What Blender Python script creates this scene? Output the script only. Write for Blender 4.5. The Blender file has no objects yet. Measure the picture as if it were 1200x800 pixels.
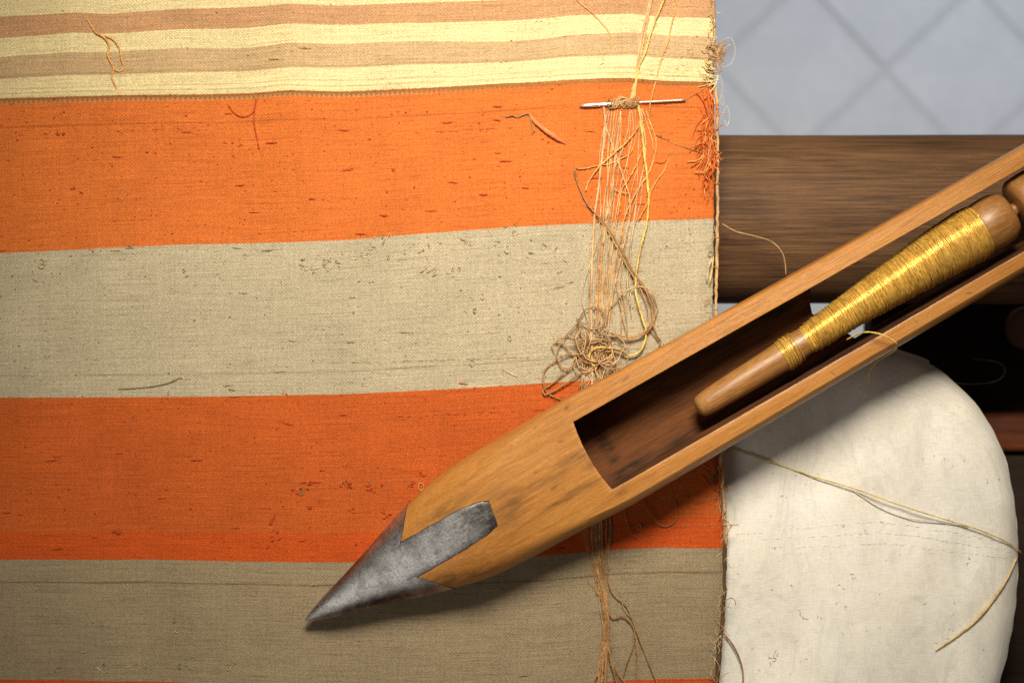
import bpy, bmesh, math, random
from mathutils import Vector, Matrix, noise as mnoise

# ------------------------------------------------------------------ camera, world, lamps, exposure
scene = bpy.context.scene
COL = scene.collection
CAM_H = 0.60                       # metres above the striped cloth
S = 0.38 / 1200.0                  # metres per photograph pixel on the plane z = 0

cam_d = bpy.data.cameras.new('camera')
cam = bpy.data.objects.new('camera', cam_d)
COL.objects.link(cam)
cam.location = (0, 0, CAM_H)
cam_d.sensor_width = 36.0
cam_d.lens = 36.0 * CAM_H / 0.38
cam_d.clip_start = 0.02
cam_d.clip_end = 50
cam_d.dof.use_dof = True
cam_d.dof.focus_distance = CAM_H - 0.012
cam_d.dof.aperture_fstop = 8.0
scene.camera = cam

world = bpy.data.worlds.new('World')
scene.world = world
world.use_nodes = True
bg = world.node_tree.nodes['Background']
bg.inputs['Color'].default_value = (1.0, 0.92, 0.82, 1)
bg.inputs['Strength'].default_value = 0.045


def area(name, loc, aim, size, power, col):
    d = bpy.data.lights.new(name, 'AREA')
    d.shape = 'DISK'
    d.size = size
    d.energy = power
    d.color = col
    o = bpy.data.objects.new(name, d)
    COL.objects.link(o)
    o.location = loc
    o.rotation_euler = (Vector(aim) - Vector(loc)).to_track_quat('-Z', 'Y').to_euler()
    return o


kd = bpy.data.lights.new('key_lamp', 'SPOT')
kd.energy = 24.5
kd.color = (1.0, 0.90, 0.74)
kd.shadow_soft_size = 0.095
kd.spot_size = math.radians(65)
kd.spot_blend = 1.0
key = bpy.data.objects.new('key_lamp', kd)
COL.objects.link(key)
key.location = (0.03, 0.30, 0.44)
key.rotation_euler = (Vector((0.016, 0.065, 0)) - key.location).to_track_quat('-Z', 'Y').to_euler()
area('tip_fill', (-0.80, -0.66, 0.95), (-0.07, -0.10, 0), 0.7, 2.7, (1.0, 0.93, 0.84))  # unseen fill, added to give the steel tip a bright reflection
area('floor_fill', (0.42, 0.42, -0.22), (0.42, 0.4201, -0.8), 0.5, 2.55, (0.90, 0.94, 1.0))  # added fill below loom height, pointing down to brighten the floor

vs = scene.view_settings
vs.view_transform = 'Standard'
vs.look = 'None'
vs.exposure = 0.0
vs.gamma = 1.0

# ------------------------------------------------------------------ helpers
R = random.Random(11)


def at(px, py, z=0.0):
    """point at height z seen at photograph pixel (px, py)"""
    k = S * (CAM_H - z) / CAM_H
    return Vector(((px - 600) * k, (400 - py) * k, z))


def lerp(a, b, t):
    return a + (b - a) * t


def poly(table, x):
    if x <= table[0][0]:
        return table[0][1]
    for (a, b), (c, d) in zip(table, table[1:]):
        if x <= c:
            return lerp(b, d, (x - a) / (c - a))
    return table[-1][1]


def smooth(a, b, x):
    t = min(1, max(0, (x - a) / (b - a)))
    return t * t * (3 - 2 * t)


def smooth_poly(table, x):
    """table blended a little so that kinks are rounded"""
    return sum(poly(table, x + d) for d in (-18, -9, 0, 9, 18)) / 5


def link(name, me, mats=(), parent=None):
    o = bpy.data.objects.new(name, me)
    COL.objects.link(o)
    for m in (mats if isinstance(mats, (list, tuple)) else [mats]):
        me.materials.append(m)
    if parent:
        o.parent = parent
    return o


def obj(name, bm, mats=(), parent=None, sharp=None):
    me = bpy.data.meshes.new(name)
    bm.normal_update()
    bm.to_mesh(me)
    bm.free()
    for p in me.polygons:
        p.use_smooth = True
    if sharp:
        me.set_sharp_from_angle(angle=math.radians(sharp))
    return link(name, me, mats, parent)


def tag(o, label=None, cat=None, group=None, kind=None):
    if label:
        o['label'] = label
    if cat:
        o['category'] = cat
    if group:
        o['group'] = group
    if kind:
        o['kind'] = kind
    return o


def empty(name, loc, rz=0.0):
    o = bpy.data.objects.new(name, None)
    COL.objects.link(o)
    o.location = loc
    o.rotation_euler = (0, 0, rz)
    o.empty_display_size = 0.01
    return o


def catmull(pts, n=6):
    P = [Vector(p) for p in pts]
    if len(P) < 3:
        return [P[0].lerp(P[-1], i / n) for i in range(n + 1)]
    out = []
    for i in range(len(P) - 1):
        a = P[i - 1] if i else P[0] * 2 - P[1]
        b, c = P[i], P[i + 1]
        d = P[i + 2] if i + 2 < len(P) else P[-1] * 2 - P[-2]
        for k in range(n):
            t = k / n
            out.append(0.5 * ((2 * b) + (c - a) * t + (2 * a - 5 * b + 4 * c - d) * t * t
                              + (3 * b - a - 3 * c + d) * t ** 3))
    out.append(P[-1])
    return out


def tube(bm, pts, r, sides=6, taper=0.5, mi=0, cap=True):
    """tube through pts (already smooth); r a number or list of radii"""
    n = len(pts)
    rs = r if isinstance(r, list) else [r] * n
    rings = []
    ref = Vector((0, 0, 1))
    for i in range(n):
        t = pts[min(i + 1, n - 1)] - pts[max(i - 1, 0)]
        if t.length < 1e-9:
            t = Vector((1, 0, 0))
        t.normalize()
        a = ref - t * ref.dot(t)
        if a.length < 1e-4:
            a = Vector((1, 0, 0)) - t * t.x
        a.normalize()
        ref = a
        b = t.cross(a)
        rr = rs[i]
        if taper < 1 and (i == 0 or i == n - 1):
            rr *= taper
        rings.append([bm.verts.new(pts[i] + a * (rr * math.cos(6.28318 * k / sides))
                                   + b * (rr * math.sin(6.28318 * k / sides))) for k in range(sides)])
    for A, B in zip(rings, rings[1:]):
        for k in range(sides):
            f = bm.faces.new((A[k], A[(k + 1) % sides], B[(k + 1) % sides], B[k]))
            f.material_index = mi
    if cap:
        bm.faces.new(rings[0][::-1]).material_index = mi
        bm.faces.new(rings[-1]).material_index = mi


def thread(bm, px_pts, r=0.8, n=6, wob=0.25, mi=0, sides=6, z0=1.0):
    """thread lying on the cloth: px_pts of (px, py) or (px, py, height in pixels)"""
    pts = []
    for p in px_pts:
        h = p[2] if len(p) > 2 else z0
        pts.append(at(p[0], p[1], 0) + Vector((0, 0, h * S)))
    sm = catmull(pts, n)
    for q in sm[1:-1]:
        q.x += R.uniform(-wob, wob) * S
        q.y += R.uniform(-wob, wob) * S
    rad = [r * S * R.uniform(0.85, 1.15) for _ in sm]
    tube(bm, sm, rad, sides, 0.55, mi)


def box(bm, x0, x1, y0, y1, z0, z1):
    v = [bm.verts.new((x, y, z)) for z in (z0, z1) for y in (y0, y1) for x in (x0, x1)]
    for f in ((0, 2, 3, 1), (4, 5, 7, 6), (0, 1, 5, 4), (2, 6, 7, 3), (0, 4, 6, 2), (1, 3, 7, 5)):
        bm.faces.new([v[i] for i in f])


def bevel_box(x0, x1, y0, y1, z0, z1, w=0.002, seg=2):
    bm = bmesh.new()
    box(bm, x0, x1, y0, y1, z0, z1)
    bmesh.ops.bevel(bm, geom=bm.edges[:], offset=w, segments=seg, affect='EDGES', profile=0.5)
    return bm


# ------------------------------------------------------------------ materials
class NT:
    def __init__(self, name, rough=0.7):
        self.m = bpy.data.materials.new(name)
        self.m.use_nodes = True
        self.t = self.m.node_tree
        self.b = self.t.nodes['Principled BSDF']
        self.b.inputs['Roughness'].default_value = rough

    def n(self, kind, **kw):
        nd = self.t.nodes.new(kind)
        for k, v in kw.items():
            setattr(nd, k, v)
        return nd

    def l(self, a, b):
        self.t.links.new(a, b)

    def put(self, sock, v):
        if isinstance(v, bpy.types.NodeSocket):
            self.l(v, sock)
        else:
            sock.default_value = v

    def obj_px(self, sx, sy, sz):
        """object coordinates in photograph pixels, scaled per axis"""
        tc = self.n('ShaderNodeTexCoord')
        vm = self.n('ShaderNodeVectorMath', operation='MULTIPLY')
        self.l(tc.outputs['Object'], vm.inputs[0])
        vm.inputs[1].default_value = (sx / S, sy / S, sz / S)
        return vm.outputs[0]

    def noise(self, vec, scale=1.0, detail=3, rough=0.55, dist=0.0):
        nd = self.n('ShaderNodeTexNoise')
        self.l(vec, nd.inputs['Vector'])
        nd.inputs['Scale'].default_value = scale
        nd.inputs['Detail'].default_value = detail
        nd.inputs['Roughness'].default_value = rough
        nd.inputs['Distortion'].default_value = dist
        return nd.outputs['Fac']

    def rng(self, v, a, b, c, d, clamp=True):
        nd = self.n('ShaderNodeMapRange')
        nd.clamp = clamp
        self.put(nd.inputs[0], v)
        for i, x in enumerate((a, b, c, d)):
            nd.inputs[1 + i].default_value = x
        return nd.outputs[0]

    def math(self, op, a, b=0.0):
        nd = self.n('ShaderNodeMath', operation=op)
        self.put(nd.inputs[0], a)
        self.put(nd.inputs[1], b)
        return nd.outputs[0]

    def mix(self, fac, a, b, mode='MIX'):
        nd = self.n('ShaderNodeMix', data_type='RGBA', blend_type=mode)
        self.put(nd.inputs[0], fac)
        self.put(nd.inputs[6], a)
        self.put(nd.inputs[7], b)
        return nd.outputs[2]

    def gain(self, col, v):
        """colour times a number socket"""
        vm = self.n('ShaderNodeVectorMath', operation='SCALE')
        self.put(vm.inputs[0], col)
        self.put(vm.inputs['Scale'], v)
        return vm.outputs[0]

    def ramp(self, fac, stops, interp='LINEAR'):
        nd = self.n('ShaderNodeValToRGB')
        self.put(nd.inputs[0], fac)
        cr = nd.color_ramp
        cr.interpolation = interp
        while len(cr.elements) < len(stops):
            cr.elements.new(0.5)
        for e, (p, c) in zip(cr.elements, stops):
            e.position = p
            e.color = (*c, 1)
        return nd.outputs[0]

    def bump(self, h, dist, strength=1.0):
        nd = self.n('ShaderNodeBump')
        nd.inputs['Strength'].default_value = strength
        nd.inputs['Distance'].default_value = dist
        self.put(nd.inputs['Height'], h)
        self.l(nd.outputs[0], self.b.inputs['Normal'])

    def color(self, c):
        self.put(self.b.inputs['Base Color'], c if isinstance(c, bpy.types.NodeSocket) else (*c, 1))

    def spots(self, vec_px, lst):
        """lst of (u, v, ru, rv, angle) soft ellipses in pixels -> combined mask"""
        out = None
        for (u, v, ru, rv, ang) in lst:
            mp = self.n('ShaderNodeMapping', vector_type='TEXTURE')
            self.l(vec_px, mp.inputs['Vector'])
            mp.inputs['Location'].default_value = (u, v, 0)
            mp.inputs['Rotation'].default_value = (0, 0, math.radians(ang))
            mp.inputs['Scale'].default_value = (ru, rv, 1e5)
            ln = self.n('ShaderNodeVectorMath', operation='LENGTH')
            self.l(mp.outputs[0], ln.inputs[0])
            k = self.rng(ln.outputs['Value'], 0.35, 1.0, 1.0, 0.0)
            out = k if out is None else self.math('MAXIMUM', out, k)
        return out


def wood(name, light, dark, scale=1.0, rough=0.45, pores=0.5, coat=0.0, spec=0.4, spots=None, spot_col=None, sk=0.95, asp=1.0):
    m = NT(name, rough)
    v = m.obj_px(0.012 * scale / asp, 0.16 * scale * asp, 0.16 * scale * asp)
    n1 = m.noise(v, 1.0, 5, 0.62, 0.6)
    v2 = m.obj_px(0.035 * scale / asp, 0.9 * scale, 0.9 * scale)
    n2 = m.noise(v2, 1.0, 3, 0.6, 0.2)
    v3 = m.obj_px(0.006 * scale, 0.02 * scale, 0.02 * scale)
    n3 = m.noise(v3, 1.0, 3, 0.5, 0.3)
    f = m.math('ADD', m.math('MULTIPLY', n1, 0.6), m.math('MULTIPLY', n3, 0.4))
    c = m.ramp(f, [(0.34, dark), (0.5, tuple(lerp(a, b, 0.6) for a, b in zip(dark, light))), (0.66, light)])
    p = m.rng(n2, 0.40, 0.66, 1.0 - 0.42 * pores, 1.1)
    c = m.gain(c, p)
    c = m.gain(c, m.rng(m.noise(m.obj_px(0.28 * scale, 0.75 * scale, 0.75 * scale), 1.0, 2, 0.6), 0.28, 0.72, 0.86, 1.10))
    po = m.noise(m.obj_px(0.022 * scale / asp, 1.1 * scale, 1.1 * scale), 1.0, 1, 0.5)
    c = m.gain(c, m.rng(po, 0.63, 0.70, 1.0, 1.0 - 0.45 * pores))
    if spots:
        pv = m.obj_px(1, 1, 1)
        nn = m.noise(m.obj_px(0.03, 0.14, 0.14), 1.0, 4, 0.6)
        mask = m.spots(pv, spots)
        k = m.math('MULTIPLY', mask, m.rng(nn, 0.36, 0.66, 0.06, sk))
        c = m.mix(k, c, (*spot_col, 1))
    m.color(c)
    m.put(m.b.inputs['Roughness'], m.rng(n1, 0.3, 0.7, rough - 0.08, rough + 0.12))
    m.b.inputs['Coat Weight'].default_value = coat
    m.b.inputs['Specular IOR Level'].default_value = spec
    m.b.inputs['Coat Roughness'].default_value = 0.3
    m.bump(m.math('ADD', m.math('MULTIPLY', n2, 0.7), n1), 0.00025, 0.55)
    return m.m


def yarn(name, col, var=0.28, rough=0.8, sheen=0.0):
    m = NT(name, rough)
    m.b.inputs['Specular IOR Level'].default_value = 0.15
    pv = m.obj_px(1, 1, 1)
    a = m.noise(pv, 0.45, 3, 0.6)
    b = m.noise(pv, 0.06, 2, 0.5)
    k = m.math('MULTIPLY', m.rng(a, 0.3, 0.7, 1 - var, 1 + var), m.rng(b, 0.3, 0.7, 1 - var, 1 + var))
    m.color(m.gain((*col,), k))
    m.b.inputs['Sheen Weight'].default_value = sheen
    m.bump(m.noise(pv, 1.4, 2), 0.0002, 0.5)
    return m.m


# canonical stripe positions: rows at x = 420 of the photograph
BX = [0, 85, 130, 210, 290, 340, 400, 495, 592, 645, 668, 707, 745, 783, 838]
STRIPES = {   # boundary -> y at BX
    0: [14, 10, 11, 5, 3, 0, 1, -2, -5, -9, -12, -14, -15, -13, -9],
    1: [41, 34, 35, 30, 28, 24, 24, 22.5, 20, 16, 13.5, 12.7, 13, 16, 17],
    2: [66, 60, 60, 55, 55, 49.5, 49.5, 46.7, 48, 43, 39.5, 38, 37.5, 40, 42],
    3: [97, 92, 91.5, 89, 87, 83.5, 83, 79, 77, 72, 70, 69, 69, 72, 75],
    4: [116, 113, 112, 111, 109, 106, 107, 103, 98, 95, 93, 91.5, 92, 95, 96],
    5: [295, 291, 288.5, 285, 283, 282, 280, 272, 264.5, 262, 261, 259, 257, 256, 254],
    6: [461, 461, 460.5, 460, 459, 458, 457, 452.5, 447, 443.5, 442, 440, 437, 434, 430],
    7: [653.5, 653.5, 653.8, 654, 655.5, 656.5, 657, 656, 652, 648, 646, 643, 641, 639.5, 640],
    8: [794, 795, 795.5, 797, 799, 801, 803, 804, 802, 800, 799, 797, 795, 793, 792],
}
CANON = [STRIPES[k][6] for k in range(9)]


def stripe_coord(px, py):
    ys = [poly(list(zip(BX, STRIPES[k])), px) for k in range(9)]
    if py <= ys[0]:
        return CANON[0] + (py - ys[0])
    for k in range(8):
        if py <= ys[k + 1]:
            return lerp(CANON[k], CANON[k + 1], (py - ys[k]) / (ys[k + 1] - ys[k]))
    return CANON[8] + (py - ys[8])


def fabric_material():
    m = NT('striped silk', 0.78)
    LO, HI = -320.0, 1120.0
    at_ = m.n('ShaderNodeAttribute', attribute_name='stripe')
    st = at_.outputs['Fac']
    pv0 = m.obj_px(1, 1, 1)
    wig = m.noise(pv0, 0.5, 2)
    st2 = m.math('ADD', st, m.rng(wig, 0, 1, -1.1, 1.1))
    fac = m.rng(st2, LO, HI, 0, 1)
    cream, mauve, tan = (0.60, 0.495, 0.265), (0.42, 0.232, 0.115), (0.43, 0.295, 0.155)
    orange, red = (0.52, 0.130, 0.025), (0.47, 0.073, 0.011)
    orange2 = (0.44, 0.088, 0.016)
    beige, beige2 = (0.385, 0.33, 0.225), (0.27, 0.21, 0.13)
    brown = (0.30, 0.11, 0.03)
    seq = [(-320, mauve), (-120, cream), (CANON[0], mauve), (CANON[1], cream), (CANON[2], tan),
           (CANON[3] - 9, cream), (CANON[3] - 7.5, tan), (CANON[3] - 4, cream), (CANON[3] - 2.8, tan), (CANON[3], cream),
           (CANON[4] - 9, tan), (CANON[4] - 8, cream),
           (CANON[4], brown), (CANON[4] + 2.5, orange), (CANON[5], beige), (CANON[6], orange2),
           (CANON[7] - 32, red), (CANON[7], beige2), (CANON[8], red), (CANON[8] + 160, beige)]
    stops = [((y - LO) / (HI - LO), c) for y, c in seq]
    stops[0] = (0.0, mauve)
    c = m.ramp(fac, stops, 'CONSTANT')
    # slubby weft: long thin horizontal streaks
    tc = m.n('ShaderNodeTexCoord')
    sep = m.n('ShaderNodeSeparateXYZ')
    m.l(tc.outputs['Object'], sep.inputs[0])
    xp = m.math('MULTIPLY', sep.outputs[0], 1 / S)

    def xs(fx, fy, off=0.0):
        cb = m.n('ShaderNodeCombineXYZ')
        m.l(m.math('MULTIPLY', xp, fx), cb.inputs[0])
        m.l(m.math('MULTIPLY', st, fy), cb.inputs[1])
        cb.inputs[2].default_value = off
        return cb.outputs[0]
    s1 = m.noise(xs(0.012, 0.75), 1, 3, 0.6)
    s2 = m.noise(xs(0.05, 0.60, 7.3), 1, 2, 0.6)
    s3 = m.noise(xs(0.25, 0.9, 3.1), 1, 2, 0.7)
    s4 = m.noise(xs(0.9, 0.02, 5.5), 1, 2, 0.5)       # warp
    big = m.noise(xs(0.012, 0.012, 1.7), 1, 2, 0.5)
    c = m.gain(c, m.rng(s1, 0.3, 0.7, 0.80, 1.15))
    s5 = m.noise(xs(0.42, 0.95, 9.1), 1, 1, 0.5)
    s6 = m.noise(xs(0.85, 0.8, 4.4), 1, 0, 0.5)
    c = m.gain(c, m.rng(s5, 0.25, 0.75, 0.84, 1.16))
    c = m.gain(c, m.rng(s6, 0.22, 0.78, 0.80, 1.20))
    tw = m.n('ShaderNodeTexWave', wave_type='BANDS', bands_direction='DIAGONAL')
    m.l(xs(1.0, -1.0), tw.inputs['Vector'])
    tw.inputs['Scale'].default_value = 0.165
    tw.inputs['Distortion'].default_value = 0.8
    tw.inputs['Detail Scale'].default_value = 0.3
    c = m.gain(c, m.rng(tw.outputs['Fac'], 0, 1, 0.91, 1.08))
    c = m.gain(c, m.rng(s4, 0.3, 0.7, 0.94, 1.06))
    c = m.gain(c, m.rng(big, 0.3, 0.7, 0.93, 1.06))
    dark = m.math('MULTIPLY', m.rng(s2, 0.58, 0.74, 0, 0.75), m.rng(s1, 0.35, 0.6, 1, 0.2))
    c = m.mix(dark, c, (0.55, 0.40, 0.30, 1), 'MULTIPLY')
    # little bars woven along the first orange border
    w = m.n('ShaderNodeTexWave', wave_type='BANDS', bands_direction='X')
    m.l(xs(0.055, 0.0), w.inputs['Vector'])
    w.inputs['Scale'].default_value = 1.0
    w.inputs['Distortion'].default_value = 2.5
    w.inputs['Detail Scale'].default_value = 0.6
    bar = m.math('MULTIPLY', m.rng(st, CANON[4] + 3.0, CANON[4] + 3.8, 0, 1), m.rng(st, CANON[4] + 7.0, CANON[4] + 8, 1, 0))
    bar = m.math('MULTIPLY', bar, m.rng(xp, -150, 60, 1, 0.12))
    c = m.mix(m.math('MULTIPLY', bar, m.rng(w.outputs['Fac'], 0.2, 0.8, 0.05, 0.6)), c, (0.42, 0.25, 0.11, 1))
    # one darker weft in each beige band
    for (y, a) in ((CANON[7] + 29, 0.6), (CANON[6] - 22, 0.35), (CANON[4] - 6, 0.45), (CANON[4] - 12.5, 0.3), (CANON[5] - 140, 0.4), (CANON[3] - 6, .3)):
        ln = m.math('MULTIPLY', m.rng(st, y - 1.4, y - 0.6, 0, a), m.rng(st, y + 0.8, y + 1.6, 1, 0))
        c = m.mix(m.math('MULTIPLY', ln, m.rng(s2, 0.35, 0.55, 0.35, 1)), c, (0.35, 0.28, 0.2, 1), 'MULTIPLY')
    m.color(c)
    h = m.math('ADD', m.math('MULTIPLY', tw.outputs['Fac'], 0.5), m.math('ADD', m.math('MULTIPLY', s6, 0.8), m.math('MULTIPLY', s1, 1.0)))
    m.bump(h, 0.00016, 0.7)
    m.b.inputs['Specular IOR Level'].default_value = 0.12
    return m.m


def white_material():
    m = NT('white cotton', 0.85)
    pv = m.obj_px(1, 1, 1)
    a = m.noise(m.obj_px(0.08, 0.9, 1), 1, 3, 0.6)
    b = m.noise(m.obj_px(0.9, 0.08, 1), 1, 3, 0.6)
    k = m.noise(pv, 0.012, 4, 0.6)
    cr = m.noise(m.obj_px(0.06, 0.004, 1), 1, 2, 0.5)
    c = m.mix(m.rng(k, 0.35, 0.7, 0, 1), (0.86, 0.835, 0.775, 1), (0.76, 0.715, 0.62, 1))
    c = m.gain(c, m.rng(a, 0.3, 0.7, 0.90, 1.05))
    c = m.gain(c, m.rng(b, 0.3, 0.7, 0.91, 1.05))
    c = m.gain(c, m.rng(m.noise(pv, 0.7, 1), 0.25, 0.75, 0.92, 1.06))
    c = m.gain(c, m.rng(cr, 0.52, 0.75, 1.0, 0.88))
    dirt = m.noise(pv, 0.035, 5, 0.7)
    c = m.mix(m.rng(dirt, 0.60, 0.80, 0, 0.45), c, (0.48, 0.42, 0.33, 1))
    m.color(c)
    m.bump(m.math('ADD', m.math('ADD', a, b), m.math('MULTIPLY', cr, 1.0)), 0.0002, 0.6)
    return m.m


def metal_material():
    m = NT('worn steel', 0.4)
    pv = m.obj_px(1, 1, 1)
    a = m.noise(pv, 0.42, 4, 0.65)
    b = m.noise(m.obj_px(0.05, 0.95, 0.95), 1, 3, 0.7)
    d = m.noise(m.obj_px(0.5, 0.10, 0.10), 1, 3, 0.7)
    k = m.noise(pv, 0.045, 5, 0.65)
    c = m.ramp(a, [(0.30, (0.22, 0.20, 0.185)), (0.42, (0.58, 0.565, 0.555)), (0.70, (0.80, 0.79, 0.78))])
    c = m.gain(c, m.rng(b, 0.3, 0.7, 0.80, 1.14))
    c = m.gain(c, m.rng(d, 0.3, 0.7, 0.88, 1.08))
    c = m.mix(m.rng(k, 0.44, 0.72, 0, 0.7), c, (0.16, 0.142, 0.13, 1))
    sp = m.spots(pv, [(250, 5, 46, 50, 0), (84, -26, 100, 15, -16), (80, 34, 90, 9, 21)])  # darker tongue end, and shade painted along both flanks of the cone
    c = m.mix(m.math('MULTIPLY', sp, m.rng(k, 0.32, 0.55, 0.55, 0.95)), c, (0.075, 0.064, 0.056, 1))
    m.color(c)
    m.b.inputs['Metallic'].default_value = 1.0
    m.put(m.b.inputs['Roughness'], m.rng(b, 0.3, 0.7, 0.32, 0.50))
    m.bump(m.math('ADD', m.math('ADD', m.math('MULTIPLY', a, 0.5), b), m.math('MULTIPLY', d, 0.5)), 0.00018, 0.6)
    return m.m


def plain(name, col, rough=0.7, metallic=0.0, var=0.15, scale=0.2):
    m = NT(name, rough)
    pv = m.obj_px(1, 1, 1)
    m.color(m.gain(col, m.rng(m.noise(pv, scale, 4, 0.6), 0.3, 0.7, 1 - var, 1 + var)))
    m.b.inputs['Metallic'].default_value = metallic
    return m.m


M_FAB = fabric_material()
M_WHITE = white_material()
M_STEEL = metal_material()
M_WALNUT = wood('walnut beam', (0.20, 0.104, 0.048), (0.060, 0.028, 0.013), 0.9, 0.65, 1.0, spec=0.2, asp=1.9)
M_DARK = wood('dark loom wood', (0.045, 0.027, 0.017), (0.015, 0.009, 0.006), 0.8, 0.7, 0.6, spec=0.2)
M_REDWOOD = wood('reddish wood', (0.26, 0.07, 0.025), (0.11, 0.03, 0.012), 0.8, 0.5, 0.6)
BODY_SPOTS = [(262, 2, 34, 30, 10), (205, 34, 46, 9, 3), (158, -36, 34, 14, -20), (345, 10, 75, 9, 4), (330, -22, 60, 6, 0),
              (378, -2, 26, 10, 0), (384, -46, 14, 8, 30), (376, 65, 5, 3, 20), (335, 64, 4, 2.5, 0), (320, -4, 7, 4, 25),
              (327, -12, 4, 2.2, 0), (352, 36, 6, 2.5, -20), (310, 20, 4, 2, 0), (764, -45, 7, 1.8, -70), (655, -52, 6, 1.6, -65),
              (833, -50, 6, 1.8, -25), (600, 58, 5, 1.6, -60), (450, 60, 8, 2, 10), (200, -48, 40, 8, -12)]
M_BODY = wood('golden shuttle wood', (0.48, 0.215, 0.048), (0.37, 0.145, 0.030), 1.0, 0.36, 0.36, 0.2,
              spots=BODY_SPOTS, spot_col=(0.085, 0.042, 0.018), sk=0.72)
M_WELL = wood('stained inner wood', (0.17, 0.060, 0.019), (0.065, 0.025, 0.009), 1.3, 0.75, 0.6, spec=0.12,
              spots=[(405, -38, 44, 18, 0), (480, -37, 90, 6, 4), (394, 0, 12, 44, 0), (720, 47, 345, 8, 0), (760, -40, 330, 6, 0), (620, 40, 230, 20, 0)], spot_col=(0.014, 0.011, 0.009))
M_PIRN = wood('bobbin wood', (0.42, 0.200, 0.058), (0.27, 0.112, 0.028), 1.4, 0.36, 0.75, 0.25)
M_TAN = yarn('tan yarn', (0.56, 0.35, 0.17))
M_BROWN = yarn('brown yarn', (0.32, 0.17, 0.068))
M_DKBROWN = yarn('dark brown cord', (0.10, 0.055, 0.026))
M_LBROWN = yarn('light brown yarn', (0.43, 0.27, 0.13))
M_YELLOW = yarn('yellow yarn', (0.62, 0.43, 0.12))
M_ORANGE = yarn('orange yarn', (0.55, 0.12, 0.02))
M_ORTAN = yarn('orange tan yarn', (0.62, 0.31, 0.10))
M_RED = yarn('rust red fluff', (0.36, 0.055, 0.012))
M_GREYB = yarn('grey brown fluff', (0.25, 0.20, 0.115))
M_BEIGE = yarn('beige yarn', (0.50, 0.41, 0.26))
M_CREAM = yarn('cream yarn', (0.60, 0.46, 0.18))
M_GREY = yarn('grey thread', (0.60, 0.56, 0.48))
M_LINT = yarn('grey lint', (0.50, 0.44, 0.34))


def gold():
    m = NT('golden yarn', 0.29)
    pv = m.obj_px(1, 1, 1)
    a = m.noise(m.obj_px(1.1, 0.18, 0.18), 1, 3, 0.6)
    b = m.noise(m.obj_px(0.10, 0.05, 0.05), 1, 2, 0.5)
    c = m.ramp(a, [(0.3, (0.45, 0.22, 0.025)), (0.5, (0.80, 0.48, 0.085)), (0.7, (0.93, 0.68, 0.22))])
    c = m.gain(c, m.rng(b, 0.3, 0.7, 0.82, 1.12))
    m.color(c)
    m.b.inputs['Specular IOR Level'].default_value = 0.8
    m.b.inputs['Metallic'].default_value = 0.45
    m.b.inputs['Specular Tint'].default_value = (1, 0.9, 0.55, 1)
    return m.m


M_GOLD = gold()

# ------------------------------------------------------------------ the floor far below
FZ = -0.80
m = NT('grey blue floor tile', 0.5)
pv = m.obj_px(1, 1, 1)
m.color(m.gain(m.mix(m.rng(m.noise(pv, 0.006, 5, 0.65), 0.35, 0.65, 0, 1), (0.61, 0.63, 0.665, 1), (0.69, 0.70, 0.725, 1)), m.rng(m.noise(pv, 0.05, 3), 0.3, 0.7, 0.95, 1.04)))
M_TILE = m.m
oi = m.n('ShaderNodeObjectInfo')
m.color(m.gain(m.b.inputs['Base Color'].links[0].from_socket, m.rng(oi.outputs['Random'], 0, 1, 0.93, 1.05)))
M_GROUT = plain('tile grout', (0.62, 0.635, 0.655), 0.7)
bm = bmesh.new()
box(bm, -2.5, 2.5, -2.5, 2.5, FZ - 0.06, FZ - 0.0014)
floor = tag(obj('floor', bm, M_GROUT, None, 30), kind='structure')
T = 0.105
bm = bevel_box(-T / 2 + 0.002, T / 2 - 0.002, -T / 2 + 0.002, T / 2 - 0.002, -0.010, 0.0, 0.0015, 1)
proto = obj('floor_tile', bm, M_TILE, floor, 30)
proto.rotation_euler = (0, 0, math.radians(43))
ca, sa = math.cos(math.radians(43)), math.sin(math.radians(43))
first = True
for i in range(-7, 9):
    for j in range(-7, 9):
        x, y = 0.32 + (i * ca - j * sa) * T, 0.16 + (i * sa + j * ca) * T
        o = proto if first else proto.copy()
        if not first:
            COL.objects.link(o)
        first = False
        o.location = (x, y, FZ + R.uniform(-0.0006, 0.0006))

# ------------------------------------------------------------------ the loom under the cloth
bz = -0.045
c0 = at(600, 256, bz)
Rb = 101 * S * (CAM_H - bz) / CAM_H * 0.985
bm = bmesh.new()
nseg = 64
xs_ = [(-1.0 + 2.3 * i / 60) * 0.45 for i in range(61)]
prev = None
for x in xs_:
    ring = [bm.verts.new((x, Rb * math.cos(6.28318 * k / nseg) * (1 + 0.004 * math.sin(x * 40)),
                          Rb * 0.80 * math.sin(6.28318 * k / nseg))) for k in range(nseg)]
    if prev:
        for k in range(nseg):
            bm.faces.new((prev[k], prev[(k + 1) % nseg], ring[(k + 1) % nseg], ring[k]))
    else:
        bm.faces.new(ring[::-1])
    prev = ring
bm.faces.new(prev)
beam = obj('loom_beam', bm, M_WALNUT, None, 40)
beam.location = (0, c0.y, bz - 0.006)
tag(beam, 'thick rounded walnut brown loom beam running under the striped cloth and the shuttle', 'beam')


def board(name, x0, x1, y0, y1, z, thick, mat, label, cat, w=0.003):
    a, b = at(x0, y1, z), at(x1, y0, z)
    cx, cy = (a.x + b.x) / 2, (a.y + b.y) / 2
    bm = bevel_box(a.x - cx, b.x - cx, a.y - cy, b.y - cy, -thick, 0, w, 3)
    o = obj(name, bm, mat, None, 40)
    o.location = (cx, cy, z)
    return tag(o, label, cat)


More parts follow.
